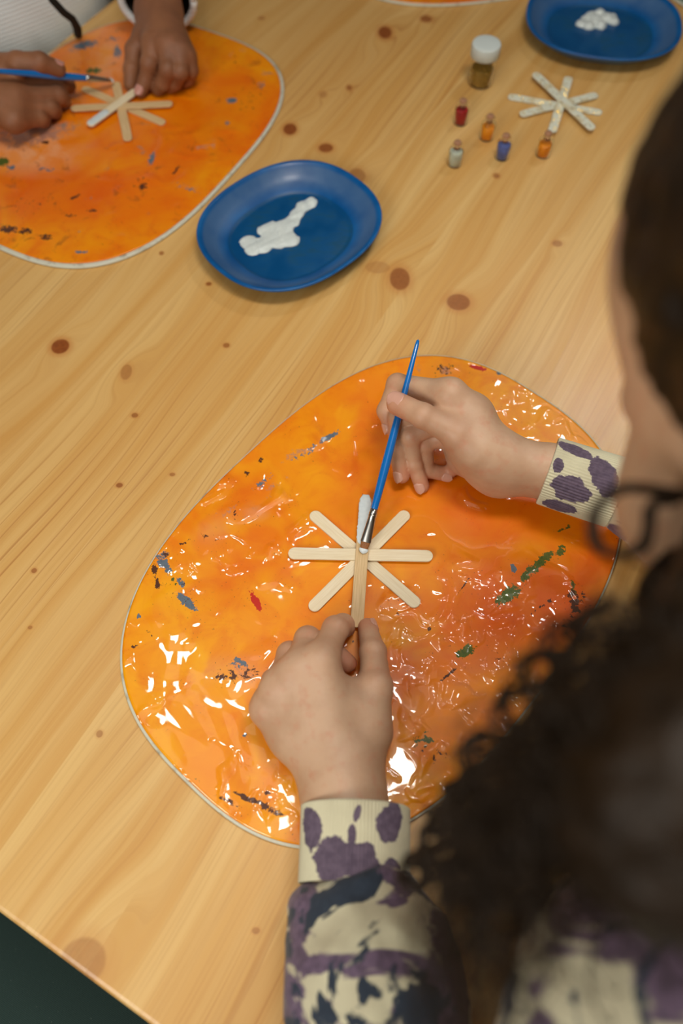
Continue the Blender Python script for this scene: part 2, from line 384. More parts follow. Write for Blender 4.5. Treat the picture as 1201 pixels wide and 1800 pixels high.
P1 = {
 'm_blue': [(285, 988, 14, 9, -50, 1.), (294, 1002, 12, 7, -60, 1), (328, 1058, 22, 8, -38, 1.2), (318, 1024, 14, 5, -60, .9), (578, 770, 24, 5, 30, 1.), (548, 790, 16, 7, 35, .6), (525, 805, 22, 7, 25, .55), (462, 850, 24, 8, 42, .6), (432, 1293, 4, 4, 0, 1.1), (902, 1000, 9, 4, -70, 1.3), (875, 657, 4, 4, 0, 1.2), (425, 1165, 18, 6, -30, .9), (244, 1083, 4, 3, 0, 1.1), (290, 975, 14, 8, 40, .7), (415, 1170, 15, 6, -20, .6)],
 'm_green': [(893, 1046, 26, 14, 35, .95), (925, 1010, 22, 7, 60, .9), (955, 985, 26, 9, 40, .95), (985, 970, 12, 8, 50, 1), (940, 1000, 30, 10, 55, .7), (818, 1146, 20, 10, 30, 1.), (990, 930, 18, 6, 20, .6), (1008, 1040, 8, 24, 10, .7), (745, 1300, 26, 14, 10, .65), (283, 1030, 8, 6, 0, .5), (306, 1022, 9, 3, -50, 1), (350, 1372, 8, 6, 0, .6)],
 'm_dark': [(272, 1003, 5, 15, 5, 1.1), (278, 1027, 6, 9, -20, 1), (323, 955, 14, 5, 30, .8), (292, 975, 10, 8, 0, .7), (400, 1190, 32, 20, 0, .62), (440, 1185, 26, 16, 0, .58), (448, 1410, 52, 7, -25, .85), (470, 1420, 40, 8, -28, .8), (400, 1408, 30, 5, -25, .8), (815, 1030, 22, 2.2, 52, 1.), (790, 1185, 22, 3, 40, 1.1), (755, 1106, 4, 2.5, 40, 1.3), (620, 1128, 6, 3, 0, .7), (820, 688, 8, 6, -40, .9), (780, 650, 26, 12, 10, .62), (250, 1130, 24, 1.8, 25, 1.1), (263, 1113, 12, 2, -45, 1), (940, 1075, 22, 1.6, 35, 1), (965, 1058, 10, 3, 40, 1), (1015, 1060, 30, 40, 20, .5), (1005, 1100, 25, 25, 20, .5), (470, 1394, 8, 5, 0, .9), (500, 1000, 4, 2, 0, .8), (458, 810, 8, 5, 50, .9), (435, 832, 7, 5, 0, .9), (413, 905, 1.8, 12, 0, 1), (700, 1080, 3, 3, 0, 1), (310, 1040, 50, 30, -30, .42), (370, 950, 40, 25, 0, .40), (880, 1160, 30, 20, 0, .42), (760, 1330, 40, 20, 0, .45), (1010, 1060, 12, 32, 10, .8)],
 'm_red': [(450, 1058, 5, 16, 30, 1.3), (838, 648, 12, 3, -20, 1.1), (846, 650, 7, 4, 0, 1.), (885, 790, 6, 3, 0, .6)],
 'm_purple': [(735, 645, 9, 12, 20, .6), (470, 870, 60, 12, 45, .50), (400, 900, 40, 12, 30, .42), (780, 652, 20, 10, 0, .7), (430, 1180, 30, 14, -20, .7), (520, 800, 40, 10, 28, .6)],
 'm_deep': [(860, 900, 150, 90, 0, .62), (930, 1060, 160, 110, 0, .78), (650, 830, 60, 120, -10, .35)],  # hand shadow and the head's dark reflection painted in as deeper orange
 'm_milk': [(410, 1195, 60, 35, 0, .35), (850, 1230, 120, 90, 0, .25), (380, 930, 40, 20, 30, .25), (450, 900, 20, 14, 0, .4)],  # pale patches; the two largest are ceiling sheen painted into the colour
 'm_crease': [(800, 1250, 190, 170, 30, .9), (960, 740, 90, 40, -35, .4), (450, 1400, 110, 40, -25, .8), (340, 980, 80, 60, 0, .2)]}
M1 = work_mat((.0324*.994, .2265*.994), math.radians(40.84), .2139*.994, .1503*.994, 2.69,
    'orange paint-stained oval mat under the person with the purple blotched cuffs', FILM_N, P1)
P2 = {'m_blue': [(150, 80, 26, 8, 10, .9), (207, 92, 8, 14, 0, .8), (408, 178, 12, 6, 10, .9), (460, 150, 10, 8, 40, .6), (267, 280, 6, 16, -20, .8), (400, 218, 6, 4, 0, .8), (80, 298, 22, 5, -5, .6), (470, 130, 18, 6, 0, .5), (145, 445, 14, 3, 0, .8), (200, 70, 14, 6, 0, .6), (20, 296, 10, 5, 0, .8), (330, 332, 24, 6, -20, .6), (150, 150, 16, 5, 0, .4)],
 'm_green': [(5, 285, 12, 10, 0, .95), (165, 126, 18, 6, 0, .8), (12, 400, 16, 8, 0, .6), (210, 55, 12, 5, 0, .5)],
 'm_dark': [(15, 405, 18, 8, 0, .9), (45, 408, 14, 7, 0, .9), (82, 418, 14, 7, 0, .85), (135, 347, 14, 3, 25, .9), (162, 371, 12, 3, 0, .9), (252, 330, 10, 7, 30, .9), (310, 300, 14, 3, 60, .8), (250, 320, 30, 20, 20, .42), (60, 360, 60, 30, 0, .4), (80, 252, 8, 3, 0, 1), (210, 190, 30, 20, 0, .35), (440, 170, 40, 40, 0, .4), (125, 380, 12, 4, 0, .7), (180, 430, 12, 4, 0, .5), (400, 110, 30, 30, 0, .36)],
 'm_purple': [(60, 240, 70, 22, 8, .85), (110, 225, 40, 12, 8, .8), (20, 235, 40, 30, 0, .8), (360, 260, 30, 14, 30, .5), (340, 330, 40, 10, -10, .5), (130, 90, 20, 8, 0, .6), (420, 90, 30, 10, 20, .4), (90, 40, 30, 10, 0, .4), (190, 140, 20, 12, 0, .4)],
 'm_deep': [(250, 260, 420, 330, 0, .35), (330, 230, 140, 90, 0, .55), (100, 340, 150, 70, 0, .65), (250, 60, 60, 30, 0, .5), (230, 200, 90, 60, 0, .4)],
 'm_milk': [(60, 260, 80, 40, 0, .8), (150, 55, 60, 12, 0, .5), (190, 110, 30, 60, 0, .5), (160, 70, 60, 30, 0, .4)]}
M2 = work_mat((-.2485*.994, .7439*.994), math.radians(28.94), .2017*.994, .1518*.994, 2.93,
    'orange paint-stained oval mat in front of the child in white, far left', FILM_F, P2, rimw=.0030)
M3 = work_mat((.185, 1.140), math.radians(75), .21, .155, 2.8, 'edge of an orange mat peeking in at the top, left of the farther blue plate', FILM_F, {'m_deep': [(820, 0, 80, 10, 0, .6)]})
GREY = plain('grey_green_sheet', (120, 142, 126), .35)
M4 = work_mat((.575, 1.105), math.radians(30), .20, .145, 2.8, 'pale grey-green mat corner behind the farther blue plate', FILM_F, {}, surf=GREY)

# ------------------------------------------------------------------ blue plates with white paint
def plate_mat():
    b = NB('blue_plastic'); co = b.coord()
    n1 = b.noise(co, 28., 3, .6); n2 = b.noise(b.mapv(co, (60, 700, 1), rot=(0, 0, .5)), 1., 3); n3 = b.noise(co, 150., 4, .7)
    sep = b.n('ShaderNodeSeparateXYZ'); b.set(sep.inputs[0], co)
    c = b.mix(b.ramp(n1, .35, .7), lin((0, 76, 138)), lin((4, 94, 160)))
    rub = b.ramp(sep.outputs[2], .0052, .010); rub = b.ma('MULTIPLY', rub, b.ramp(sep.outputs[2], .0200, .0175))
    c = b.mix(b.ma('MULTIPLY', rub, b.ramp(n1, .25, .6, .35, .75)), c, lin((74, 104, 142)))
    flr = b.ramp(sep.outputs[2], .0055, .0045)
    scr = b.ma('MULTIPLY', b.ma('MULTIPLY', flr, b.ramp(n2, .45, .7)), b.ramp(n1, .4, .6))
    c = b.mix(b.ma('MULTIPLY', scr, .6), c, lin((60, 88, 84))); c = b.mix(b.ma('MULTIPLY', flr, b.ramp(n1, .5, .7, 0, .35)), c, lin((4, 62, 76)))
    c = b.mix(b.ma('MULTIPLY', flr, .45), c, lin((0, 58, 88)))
    c = b.mix(b.ramp(n3, .70, .76, 0, .5), c, lin((80, 130, 170)))
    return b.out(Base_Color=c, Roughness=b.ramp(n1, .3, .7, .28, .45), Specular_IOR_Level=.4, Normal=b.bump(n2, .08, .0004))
BLUE = plate_mat()
def plate(c, az, A, B, p, label, rot0=0):
    o = thing('plate', (c[0], c[1], TZ+.0001), label, 'plate', 'blue plastic plates of white paint')
    sqv = squircle(A, B, p, 128); d = np.array([math.sin(az), math.cos(az)]); nn = np.array([math.cos(az), -math.sin(az)])
    out = sqv[:, :1]*d+sqv[:, 1:]*nn
    prof = [(.60, .0002), (.64, 0), (.68, .0012), (.80, .0055), (.93, .0140), (.985, .0178), (1.0, .0193), (1.002, .0203), (.995, .0211), (.975, .0213), (.957, .0205), (.935, .0186),
            (.87, .0135), (.79, .0084), (.71, .0062), (.675, .0042), (.655, .0032), (.63, .0036), (.3, .0036), (.02, .0036)]
    R = np.array([[(q[0]*s, q[1]*s, z) for q in out] for s, z in prof])
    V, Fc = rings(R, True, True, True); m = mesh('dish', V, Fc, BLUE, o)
    return o
PL1 = plate((-.0502, .5765), math.radians(47), .0905, .0792, 2.34, 'blue plastic plate holding a long smear of white paint, between the two orange mats')
PL2 = plate((.309, .913), math.radians(100), .0905, .0792, 2.34, 'farther blue plastic plate with a lumpy dab of white paint, beside the white star')
b = NB('white_paint'); nn_ = b.noise(b.coord(), 180., 3)
WPAINT = b.out(Base_Color=b.mix(nn_, lin((196, 206, 206)), lin((226, 232, 228))), Roughness=.32, Normal=b.bump(b.noise(b.coord(), 260., 3), .5, .0008))
def dollop(pts, z0, label, name='paint_puddle', seed=1, hgt=.0030):
    P0 = [at(x, y, z0+.001) for x, y, r in pts]; rr = [r*1.12*pxm(p) for (x, y, r), p in zip(pts, P0)]
    lo = np.min([p-r-.004 for p, r in zip(P0, rr)], 0); hi = np.max([p+r+.004 for p, r in zip(P0, rr)], 0)
    lo[2] = TZ+z0-.0006; hi[2] = TZ+z0+.012
    def fn(P):
        d = None
        for i, (p, r) in enumerate(zip(P0, rr)):
            c = p.copy(); c[2] = TZ+z0
            e = ell(P, c, (r, r, hgt*(.8+.4*((i*7) % 3)/2)))
            d = e if d is None else smin(d, e, .003)
        d = d+.0009*wob(P, 330, seed, 3)
        return np.maximum(d, TZ+z0-P[:, 2])
    V, Q = nets(fn, lo, hi, .0006)
    c = V.mean(0); c[2] = V[:, 2].min(); o = mesh(name, V-c, Q, WPAINT); o.location = c
    return tag(o, label, 'paint')
dollop([(437, 425, 15), (445, 438, 14), (462, 432, 16), (480, 418, 18), (498, 412, 18), (512, 422, 14), (462, 405, 10), (478, 398, 12), (500, 398, 15), (514, 388, 13), (522, 375, 12), (532, 364, 12), (543, 358, 12), (548, 354, 9), (492, 428, 12)],
       .0037, 'long smear of thick white paint on the nearer blue plate')
dollop([(1022, 42, 9), (1035, 46, 10), (1048, 38, 12), (1040, 28, 10), (1055, 24, 9), (1066, 34, 11), (1076, 30, 8), (1080, 40, 7), (1056, 46, 9), (1030, 34, 8)],
       .0037, 'lumpy dab of white paint on the farther blue plate', seed=5, hgt=.006)

# ------------------------------------------------------------------ craft-stick stars
def stick_mat(name, c1, c2, paint=0., glit=0.):
    b = NB(name); co = b.coord('Generated'); ob = b.coord()
    g = b.noise(b.mapv(ob, (40, 900, 40)), 1., 3, .6)
    c = b.mix(b.ramp(g, .3, .7), lin(c1), lin(c2)); r = .6
    if glit:
        c = b.mix(b.ramp(b.noise(ob, 90., 3), .52, .6, 0, .6), c, lin((196, 176, 132)))
        c = b.mix(b.ramp(b.noise(ob, 900., 1), .66, .70), c, lin((236, 224, 150)))
    return b.out(Base_Color=c, Roughness=r, Normal=b.bump(g, .1, .0003))
SW1 = stick_mat('birch_stick', (226, 208, 172), (236, 222, 192)); SW2 = stick_mat('bare_birch_stick', (202, 168, 118), (222, 192, 146))
SW3 = stick_mat('painted_stick', (206, 208, 190), (224, 226, 212), glit=1)
def stick_mesh(L=.114, w=.0098, t=.0018):
    n = 14; a = np.linspace(-np.pi/2, np.pi/2, n); r = w/2
    out = [(L/2-r+r*math.cos(x), r*math.sin(x)) for x in a]+[(-L/2+r-r*math.cos(x), -r*math.sin(x)) for x in a]
    out = np.array(out)
    prof = [(1, .0), (1, t)]
    def ins(d): q = out.copy(); q[:, 0] = np.sign(q[:, 0])*(np.abs(q[:, 0])-d); q[:, 1] *= (r-d)/r; return q
    R = np.array([np.c_[ins(.0003), np.zeros(2*n)], np.c_[out, np.full(2*n, .0003)], np.c_[out, np.full(2*n, t-.0003)], np.c_[ins(.0003), np.full(2*n, t)]])
    return rings(R, True, True, True)
STK = stick_mesh()
def star(sticks, label, zb, mats, mids):
    """sticks: list of (pxa,pya,pxb,pyb,level)"""
    cs = np.mean([[(s[0]+s[2])/2, (s[1]+s[3])/2] for s in sticks], 0); c = at(cs[0], cs[1], zb); c[2] = TZ+zb
    o = thing('stick_star', c, label, 'craft', 'craft-stick stars')
    res = []
    for s, mi in zip(sticks, mids):
        z = s[4]; a = at(s[0], s[1], zb+z); bq = at(s[2], s[3], zb+z); m = (a+bq)/2; d = bq-a
        k = mesh('craft_stick', *STK, mats[mi], o, smooth=False)
        k.location = (m[0]-c[0], m[1]-c[1], z); k.rotation_euler = (0, 0, math.atan2(d[1], d[0])); k.scale = (np.linalg.norm(d[:2])/.114, 1, 1)
        res.append(k)
    return o, res
def coat(parent, x0, x1, hw, t0, seed, mat, name='wet_paint', lab=None):
    """uneven film of paint lying along the stick"""
    xs = np.linspace(x0, x1, 30); r = np.random.default_rng(seed); L = []; Rr = []
    for i, x in enumerate(xs):
        e = min(1, (min(i, 29-i)+.6)/4)**.5
        L.append((x, hw*e+r.normal()*.00025)); Rr.append((x, -hw*e+r.normal()*.00025))
    out = np.array(L+Rr[::-1]); n = len(out); cx = out.mean(0)
    q = cx+(out-cx)*.985; q[:, 1] = out[:, 1]*.82
    R = np.array([np.c_[out, np.full(n, t0-.0004)], np.c_[out, np.full(n, t0+.0003)], np.c_[q, np.full(n, t0+.0008)]])
    V, Fc = rings(R, True, True, False); V = V.tolist(); k = 2*n
    for i in range(29): Fc.append([k+i, k+i+1, k+n-2-i, k+n-1-i])
    o = mesh(name, V, Fc, mat, parent, smooth=True); o['label'] = lab or 'wet white paint'
    return o
ZM = MT+.0008
S1, k1 = star([(547.5, 902, 736, 1066, .0002), (717, 901, 546, 1073, .0016), (507, 973.5, 761, 978.5, .0034), (643.5, 872, 627, 1104, .0052)],
    'star of four bare craft sticks on the near mat, its upper arm being painted white', ZM, [SW1, SW2], [0, 0, 0, 1])
b = NB('bluish_white_paint'); WP2 = b.out(Base_Color=b.mix(b.noise(b.coord(), 300., 2), lin((200, 212, 218)), lin((226, 234, 236))), Roughness=.22, Normal=b.bump(b.noise(b.coord(), 200., 2), .4, .0006))
coat(k1[3], -.0572, -.012, .0050, .0018, 3, WP2)
S2, k2 = star([(146, 156, 290, 219, .0002), (204, 146, 226, 249, .0016), (125, 192, 304, 184, .0030), (241, 160, 156, 222, .0046)],
    'star of bare craft sticks with one shiny wet arm on the far left mat', ZM, [SW1, SW2], [1, 1, 1, 0])
coat(k2[3], .012, .056, .0046, .0018, 5, WP2)
S3, k3 = star([(893, 171, 1058, 200, .0002), (914, 203, 1050, 168, .0018), (1000, 137, 970, 234, .0034), (939, 130, 1043, 229, .0050)],
    'finished white glittery star of craft sticks on the bare wood behind the little vials', .0004, [SW3], [0, 0, 0, 0])
GL = plain('gold_glitter', (210, 170, 60), .25, Metallic=.9)
for j, k in enumerate(k3):
    V = []; Fc = []
    r = np.random.default_rng(j+20)
    for _ in range(26):
        x = r.uniform(-.054, .054); y = r.uniform(-.004, .004); s = r.uniform(.0003, .0008); n = len(V)
        V += [(x-s, y-s, .0018), (x+s, y-s, .0018), (x+s, y+s, .0018), (x-s, y+s, .0018), (x, y, .0018+s*.8)]
        Fc += [[n, n+1, n+4], [n+1, n+2, n+4], [n+2, n+3, n+4], [n+3, n, n+4]]
    gobj = mesh('glitter', V, Fc, GL, k, smooth=False); gobj['kind'] = 'stuff'

# ------------------------------------------------------------------ jar and vials
def glass(name, tint=(1, 1, 1)):
    b = NB(name); return b.out(Base_Color=tuple(tint)+(1,), Roughness=.03, Transmission_Weight=1., IOR=1.12, Specular_IOR_Level=.5)
GLASS = glass('clear_glass', (.97, .97, .96)); CORK = plain('cork', (172, 124, 92), .85, .2, 500); WCAP = plain('white_cap_plastic', (205, 214, 212), .4, .03)
def bead_mat(name, c1, c2):
    b = NB(name); v = b.n('ShaderNodeTexVoronoi', {'Scale': 900.}); b.set(v.inputs[0], b.coord())
    return b.out(Base_Color=b.mix(v.outputs['Color'], lin(c1), lin(c2)), Roughness=.4, Normal=b.bump(v.outputs['Distance'], .6, .0006))
def vial(px, py, label, c1, c2, fill=.62, h=.0240, r=.0076):
    p = at(px, py, 0); o = thing('glass_vial', (p[0], p[1], TZ+.0002), label, 'vial', 'corked glass vials of glitter')
    t = .0006; n = r*.62
    out = [(r*.3, .0), (r*.88, 0), (r, .0009), (r, h*.72), (r*.93, h*.79), (n*1.02, h*.86), (n, h*.90), (n*1.15, h*.97), (n*1.12, h), (n*.8, h)]
    inn = [(n*.76, h*.9), (n*.8, h*.85), (r-t*1.3, h*.74), (r-t, h*.70), (r-t, .0018), (r*.8, .0010), (r*.2, .0010)]
    mesh('bottle', *lathe(out+inn, 32), GLASS, o)
    fh = h*fill
    rr = r-t-.00015; m = mesh('glitter_fill', *lathe([(rr*.85, .0012), (rr, .002), (rr, fh*.96), (rr*.9, fh), (rr*.3, fh*1.03)], 28), bead_mat('fill_'+label.split()[0], c1, c2), o)
    m['label'] = label.split(' of ')[-1].split(',')[0]
    mesh('cork', *lathe([(n*.60, h*.80), (n*.72, h*.84), (n*.78, h*1.0), (n*.84, h*1.10), (n*.75, h*1.12)], 24), CORK, o)
    return o
vial(809, 216, 'corked glass vial of red glitter, nearest the white-capped jar', (190, 14, 20), (140, 4, 14), .68)
vial(855, 243, 'corked glass vial of amber glitter, between the red and the blue vials', (255, 170, 0), (226, 120, 0), .6)
vial(882, 277, 'corked glass vial of blue glitter', (64, 84, 156), (104, 120, 186), .68)
vial(954, 273, 'corked glass vial of amber glitter, touching the white stick star', (255, 165, 0), (210, 105, 0), .6)
vial(799, 289, 'corked glass vial of silvery white glitter, nearest of the five', (220, 228, 206), (176, 190, 180), .7)
p = at(844, 146, 0); JAR = thing('jar', (p[0], p[1], TZ+.0002), 'small clear jar with a white screw cap, half filled with olive brown flakes', 'jar')
R_ = .0138; H_ = .0400
JG = glass('jar_glass', (.98, .97, .95))
mesh('jar_body', *lathe([(.004, 0), (R_*.86, 0), (R_, .002), (R_, H_*.86), (R_*.9, H_*.92), (R_*.88, H_), (R_*.82, H_), (R_*.82, H_*.92), (R_*.92, H_*.86), (R_*.93, .003), (R_*.8, .0016), (.003, .0016)], 48), JG, JAR)
def flk(P):
    return np.maximum(np.linalg.norm(P[:, :2], axis=1)-R_*.90, np.abs(P[:, 2]-.010)-.0082)+.0011*wob(P, 420, 8, 3)
V, Q = nets(flk, (-R_, -R_, 0), (R_, R_, .024), .0007); mesh('flakes', V, Q, bead_mat('olive_flakes', (120, 98, 30), (170, 128, 44)), JAR)
t = np.linspace(0, 2*np.pi, 120, endpoint=False); ribs = 1+.012*np.sign(np.sin(t*30))
rc = .0158
R = np.array([[(s*rc*(q if i in (1, 2) else 1)*math.cos(a), s*rc*(q if i in (1, 2) else 1)*math.sin(a), z) for a, q in zip(t, ribs)] for i, (s, z) in enumerate([(.97, H_-.0085), (1, H_-.008), (1, H_+.0035), (.97, H_+.0048), (.9, H_+.0052), (.3, H_+.0052)])])
mesh('cap', *rings(R, True, True, True), WCAP, JAR)

# ------------------------------------------------------------------ paint brushes
HB = plain('blue_lacquer', (10, 112, 196), .25, .03, Coat_Weight=.5); FER = plain('aluminium', (190, 190, 186), .28, .05, Metallic=1.)
b = NB('brown_bristle'); BR = b.out(Base_Color=b.mix(b.noise(b.mapv(b.coord(), (1500, 1500, 60)), 1., 2), lin((90, 48, 18)), lin((176, 112, 56))), Roughness=.6)
def brush(tip, end, label, r=.0031, wet=True, flat=1.0):
    """tip and end are world points"""
    tip = np.asarray(tip); end = np.asarray(end); L = np.linalg.norm(end-tip)
    o = thing('paintbrush', tip, label, 'paintbrush', 'blue-handled paintbrushes')
    q = Vector(end-tip).to_track_quat('Z', 'Y')
    def add(name, prof, m, sq=None, seg=28):
        V, Fc = lathe(prof, seg)
        if sq: V = V*1.; s = sq(V[:, 2]); V[:, 0] *= s[0]; V[:, 1] *= s[1]
        V = (np.array(q.to_matrix())@V.T).T
        return mesh(name, V, Fc, m, o)
    f = .034
    fl = lambda z: (1+.35*np.clip((.026-z)/.016, 0, 1), 1-.5*np.clip((.026-z)/.016, 0, 1))
    add('handle', [(r*.7, f-.002), (r*.86, f), (r*1.0, f+.012), (r*1.12, f+.035), (r*1.02, L*.55), (r*.74, L*.8), (r*.52, L-.004), (r*.38, L-.0008), (r*.15, L)], HB)
    add('ferrule', [(r*.98, .0085), (r*1.0, .009), (r*.98, .024), (r*.96, .0285), (r*1.03, .029), (r*1.03, .0300), (r*.96, .0305), (r*1.03, .031), (r*1.03, .032), (r*.95, .0325), (r*.93, f+.001), (r*.8, f+.001)], FER, fl)
    br = add('bristles', [(r*.10, 0), (r*.45, .0018), (r*.75, .0045), (r*.9, .0088), (r*.8, .0095)], BR, fl)
    if wet:
        w = add('wet_paint', [(r*.12, -.0006), (r*.62, .0006), (r*.86, .0022), (r*.84, .0034), (r*.6, .0036)], WP2, fl); w.parent = br; w['label'] = 'white paint on the bristles'
    return o
tipP = at(638, 972, ZM+.0085); hold = at(703, 722, .0625)
dv = unit(hold-tipP); ts = np.linspace(.1, .3, 2001)
def prj(p): q = p-np.array([0, 0, CH+TZ]); zc = q[1]*CP-q[2]*SP; return 600.5+F*q[0]/zc, 900-F*(q[1]*SP+q[2]*CP)/zc
best = min(ts, key=lambda t_: abs(prj(tipP+dv*t_)[1]-597)); BR_END = tipP+dv*best
print('brush len', best, prj(BR_END), 'z', BR_END[2]-TZ)
brush(tipP, BR_END, 'blue-handled paintbrush held over the near star, its bristles in white paint')
brush(at(199, 141, .013), at(-40, 122, .082), 'blue-handled paintbrush held by the child in white at the far left mat', r=.0034)

# ------------------------------------------------------------------ skin
def skin(name, c1, c2, c3, rough=.5):
    b = NB(name); co = b.coord(); n1 = b.noise(co, 26., 4, .6); n2 = b.noise(co, 120., 3); n3 = b.noise(co, 700., 3, .6)
    c = b.mix(b.ramp(n1, .35, .65), lin(c1), lin(c2)); c = b.mix(b.ramp(n2, .5, .8, 0, .35), c, lin(c3))
    c = b.mix(b.attr('blush'), c, lin(c3))
    return b.out(Base_Color=c, Roughness=rough, Subsurface_Weight=.12, Subsurface_Radius=(.008, .003, .0015), Subsurface_Scale=.6, Normal=b.bump(n3, .12, .0005, b.bump(n2, .12, .0012)))
SKIN1 = skin('fair_skin', (204, 168, 138), (190, 152, 122), (196, 116, 86)); SKIN2 = skin('brown_skin', (146, 96, 64), (128, 82, 54), (164, 104, 76), .58)
NAIL1 = plain('fair_nail', (212, 162, 142), .28, .03); NAIL2 = plain('pink_nail', (196, 140, 128), .3, .03)
def hand_fn(fingers, palm, arms, floor_z, kf=.0075, extra=None):
    def fn(P):
        base = None
        for pts, rad in palm:
            c = chain(P, pts, rad, .010); base = c if base is None else smin(base, c, .012)
        for pts, rad in arms:
            base = smin(base, chain(P, pts, rad, .012), .014)
        d = base
        for pts, rad in fingers:
            f = chain(P, pts, rad, .0022)
            # knuckle swellings and small joint furrows
            for j in (1, 2):
                f = smin(f, np.linalg.norm(P-np.asarray(pts[j], np.float32), axis=1)-rad[j]*1.04, .002)
            d = np.minimum(d, smin(base, f, kf))
        if extra: d = extra(P, d)
        return np.maximum(d, TZ+floor_z-P[:, 2])
    return fn
def bounds(groups, pad=.012):
    A = []
    for g in groups:
        for pts, rad in g:
            for p, r in zip(pts, rad): A += [np.asarray(p)-r-pad, np.asarray(p)+r+pad]
    A = np.array(A); return A.min(0), A.max(0)
def nail(a, tip, n, r, mat, parent, name='fingernail', wl=.0105, span=52, back=.55):
    a = np.asarray(a); tip = np.asarray(tip); d = unit(tip-a); n = unit(n); n = unit(n-np.dot(n, d)*d); s = np.cross(d, n)
    nx, ny = 17, 17; V = []
    for i in range(ny):
        u = i/(ny-1)
        for j in range(nx):
            v = j/(nx-1)*2-1
            ww = min(1, max(0, 1-(abs(u-.5)*2)**2.8)**.5+.06); th = math.radians(span)*v*ww
            rr = r*1.015+.00045-(.0010*abs(v)**8)-(.0008*max(0, 1-u*8))
            q = tip+d*(wl*(u-back)+.0008*(1-v*v)*(1 if u > .5 else -1)*abs(u-.5)*2)-d*max(0, 0)
            tapr = rr*(1-.10*max(0, u-.6)*2)
            V.append(q+n*tapr*math.cos(th)+s*tapr*math.sin(th))
    V = np.array(V); V = np.concatenate([V, V-n*.0008]); N = nx*ny; Fc = []
    for i in range(ny-1):
        for j in range(nx-1):
            q = [i*nx+j, i*nx+j+1, (i+1)*nx+j+1, (i+1)*nx+j]; Fc.append(q)
            Fc.append([x+N for x in q][::-1])
    bd = [j for j in range(nx)]+[i*nx+nx-1 for i in range(1, ny)]+[(ny-1)*nx+j for j in range(nx-2, -1, -1)]+[i*nx for i in range(ny-2, 0, -1)]
    for i in range(len(bd)):
        a_, b_ = bd[i], bd[(i+1) % len(bd)]; Fc.append([b_, a_, a_+N, b_+N])
    o = mesh(name, V, Fc, mat); return keep(o, parent)

# ---- near person: hands traced joint by joint
def J(*t): return at(*t)
L_ = dict(
 index=([J(563, 1163, .056), J(590, 1106, .046), J(603, 1099, .026), J(609, 1104, .013)], [.0105, .0088, .0078, .0066]),
 middle=([J(522, 1182, .054), J(541, 1124, .042), J(572, 1134, .021), J(611, 1166, .014)], [.0108, .0088, .0078, .0068]),
 ring=([J(491, 1210, .046), J(509, 1150, .034), J(538, 1156, .016), J(562, 1182, .012)], [.0102, .0084, .0074, .0066]),
 pinky=([J(470, 1246, .036), J(480, 1196, .027), J(502, 1194, .013), J(522, 1216, .011)], [.0092, .0074, .0066, .006]),
 thumb=([J(640, 1285, .036), J(661, 1206, .038), J(656, 1146, .030), J(646, 1103, .014)], [.0130, .0108, .0090, .0070]))
wl = J(600, 1362, .036)
Lpalm = [([wl, L_['index'][0][0]], [.0185, .0125]), ([wl, L_['middle'][0][0]], [.0185, .0125]), ([wl, J(540, 1290, .034), L_['ring'][0][0]], [.0185, .0165, .012]),
         ([J(585, 1350, .033), J(515, 1288, .030), L_['pinky'][0][0]], [.018, .0150, .0115]), ([wl, J(640, 1285, .032), J(650, 1225, .034)], [.018, .0170, .0125]),
         ([J(620, 1240, .040), J(575, 1215, .036)], [.013, .015])]
Larm = [([J(588, 1350, .036), J(592, 1420, .038), J(600, 1500, .042), J(620, 1600, .045)], [.0180, .0185, .021, .024]), ([J(615, 1345, .036), J(622, 1420, .038), J(632, 1500, .042), J(650, 1600, .045)], [.0175, .0180, .021, .024])]
Lf = hand_fn(list(L_.values()), Lpalm, Larm, ZM+.0008)
R_j = dict(
 index=([J(792, 694, .080), J(699, 676, .0575), J(680, 722, .046), J(688, 752, .040)], [.0105, .0084, .0074, .0062]),
 middle=([J(786, 712, .068), J(702, 734, .050), J(699, 792, .032), J(707, 836, .018)], [.0105, .0084, .0072, .0064]),
 ring=([J(788, 730, .054), J(722, 766, .044), J(728, 816, .024), J(742, 854, .010)], [.0100, .0080, .0066, .0060]),
 pinky=([J(796, 752, .042), J(746, 782, .034), J(750, 826, .014), J(786, 834, .011)], [.0090, .0072, .0064, .0058]),
 thumb=([J(838, 788, .062), J(802, 762, .073), J(744, 731, .080), J(700, 710, .0755)], [.0135, .0105, .0090, .0088]))
wr = J(884, 812, .050)
Rpalm = [([wr, R_j['index'][0][0]], [.0165, .0125]), ([wr, R_j['middle'][0][0]], [.0165, .0125]), ([J(880, 826, .040), J(830, 775, .040), R_j['ring'][0][0]], [.0165, .014, .0120]),
         ([J(876, 832, .034), J(822, 800, .028), R_j['pinky'][0][0]], [.0165, .0150, .0105]), ([wr, R_j['thumb'][0][0], J(808, 766, .068)], [.0165, .0165, .0120]),
         ([J(830, 745, .066), J(835, 725, .070)], [.014, .013]), ([J(850, 815, .045), J(822, 788, .052)], [.0155, .014])]
Rarm = [([J(876, 806, .056), J(966, 822, .056), J(1050, 850, .056), J(1180, 880, .052)], [.0150, .0155, .0150, .0150]), ([J(876, 824, .038), J(962, 836, .040), J(1050, 866, .042), J(1180, 900, .044)], [.0150, .0155, .0150, .0150])]
Rf = hand_fn(list(R_j.values()), Rpalm, Rarm, ZM+.0008)
parts = []
lo, hi = bounds([L_.values(), Lpalm, Larm]); parts.append(nets(Lf, lo, hi, .0012))
lo, hi = bounds([R_j.values(), Rpalm, Rarm[:1]]); hi[0] = J(1100, 850, .05)[0]; parts.append(nets(Rf, lo, hi, .0012))

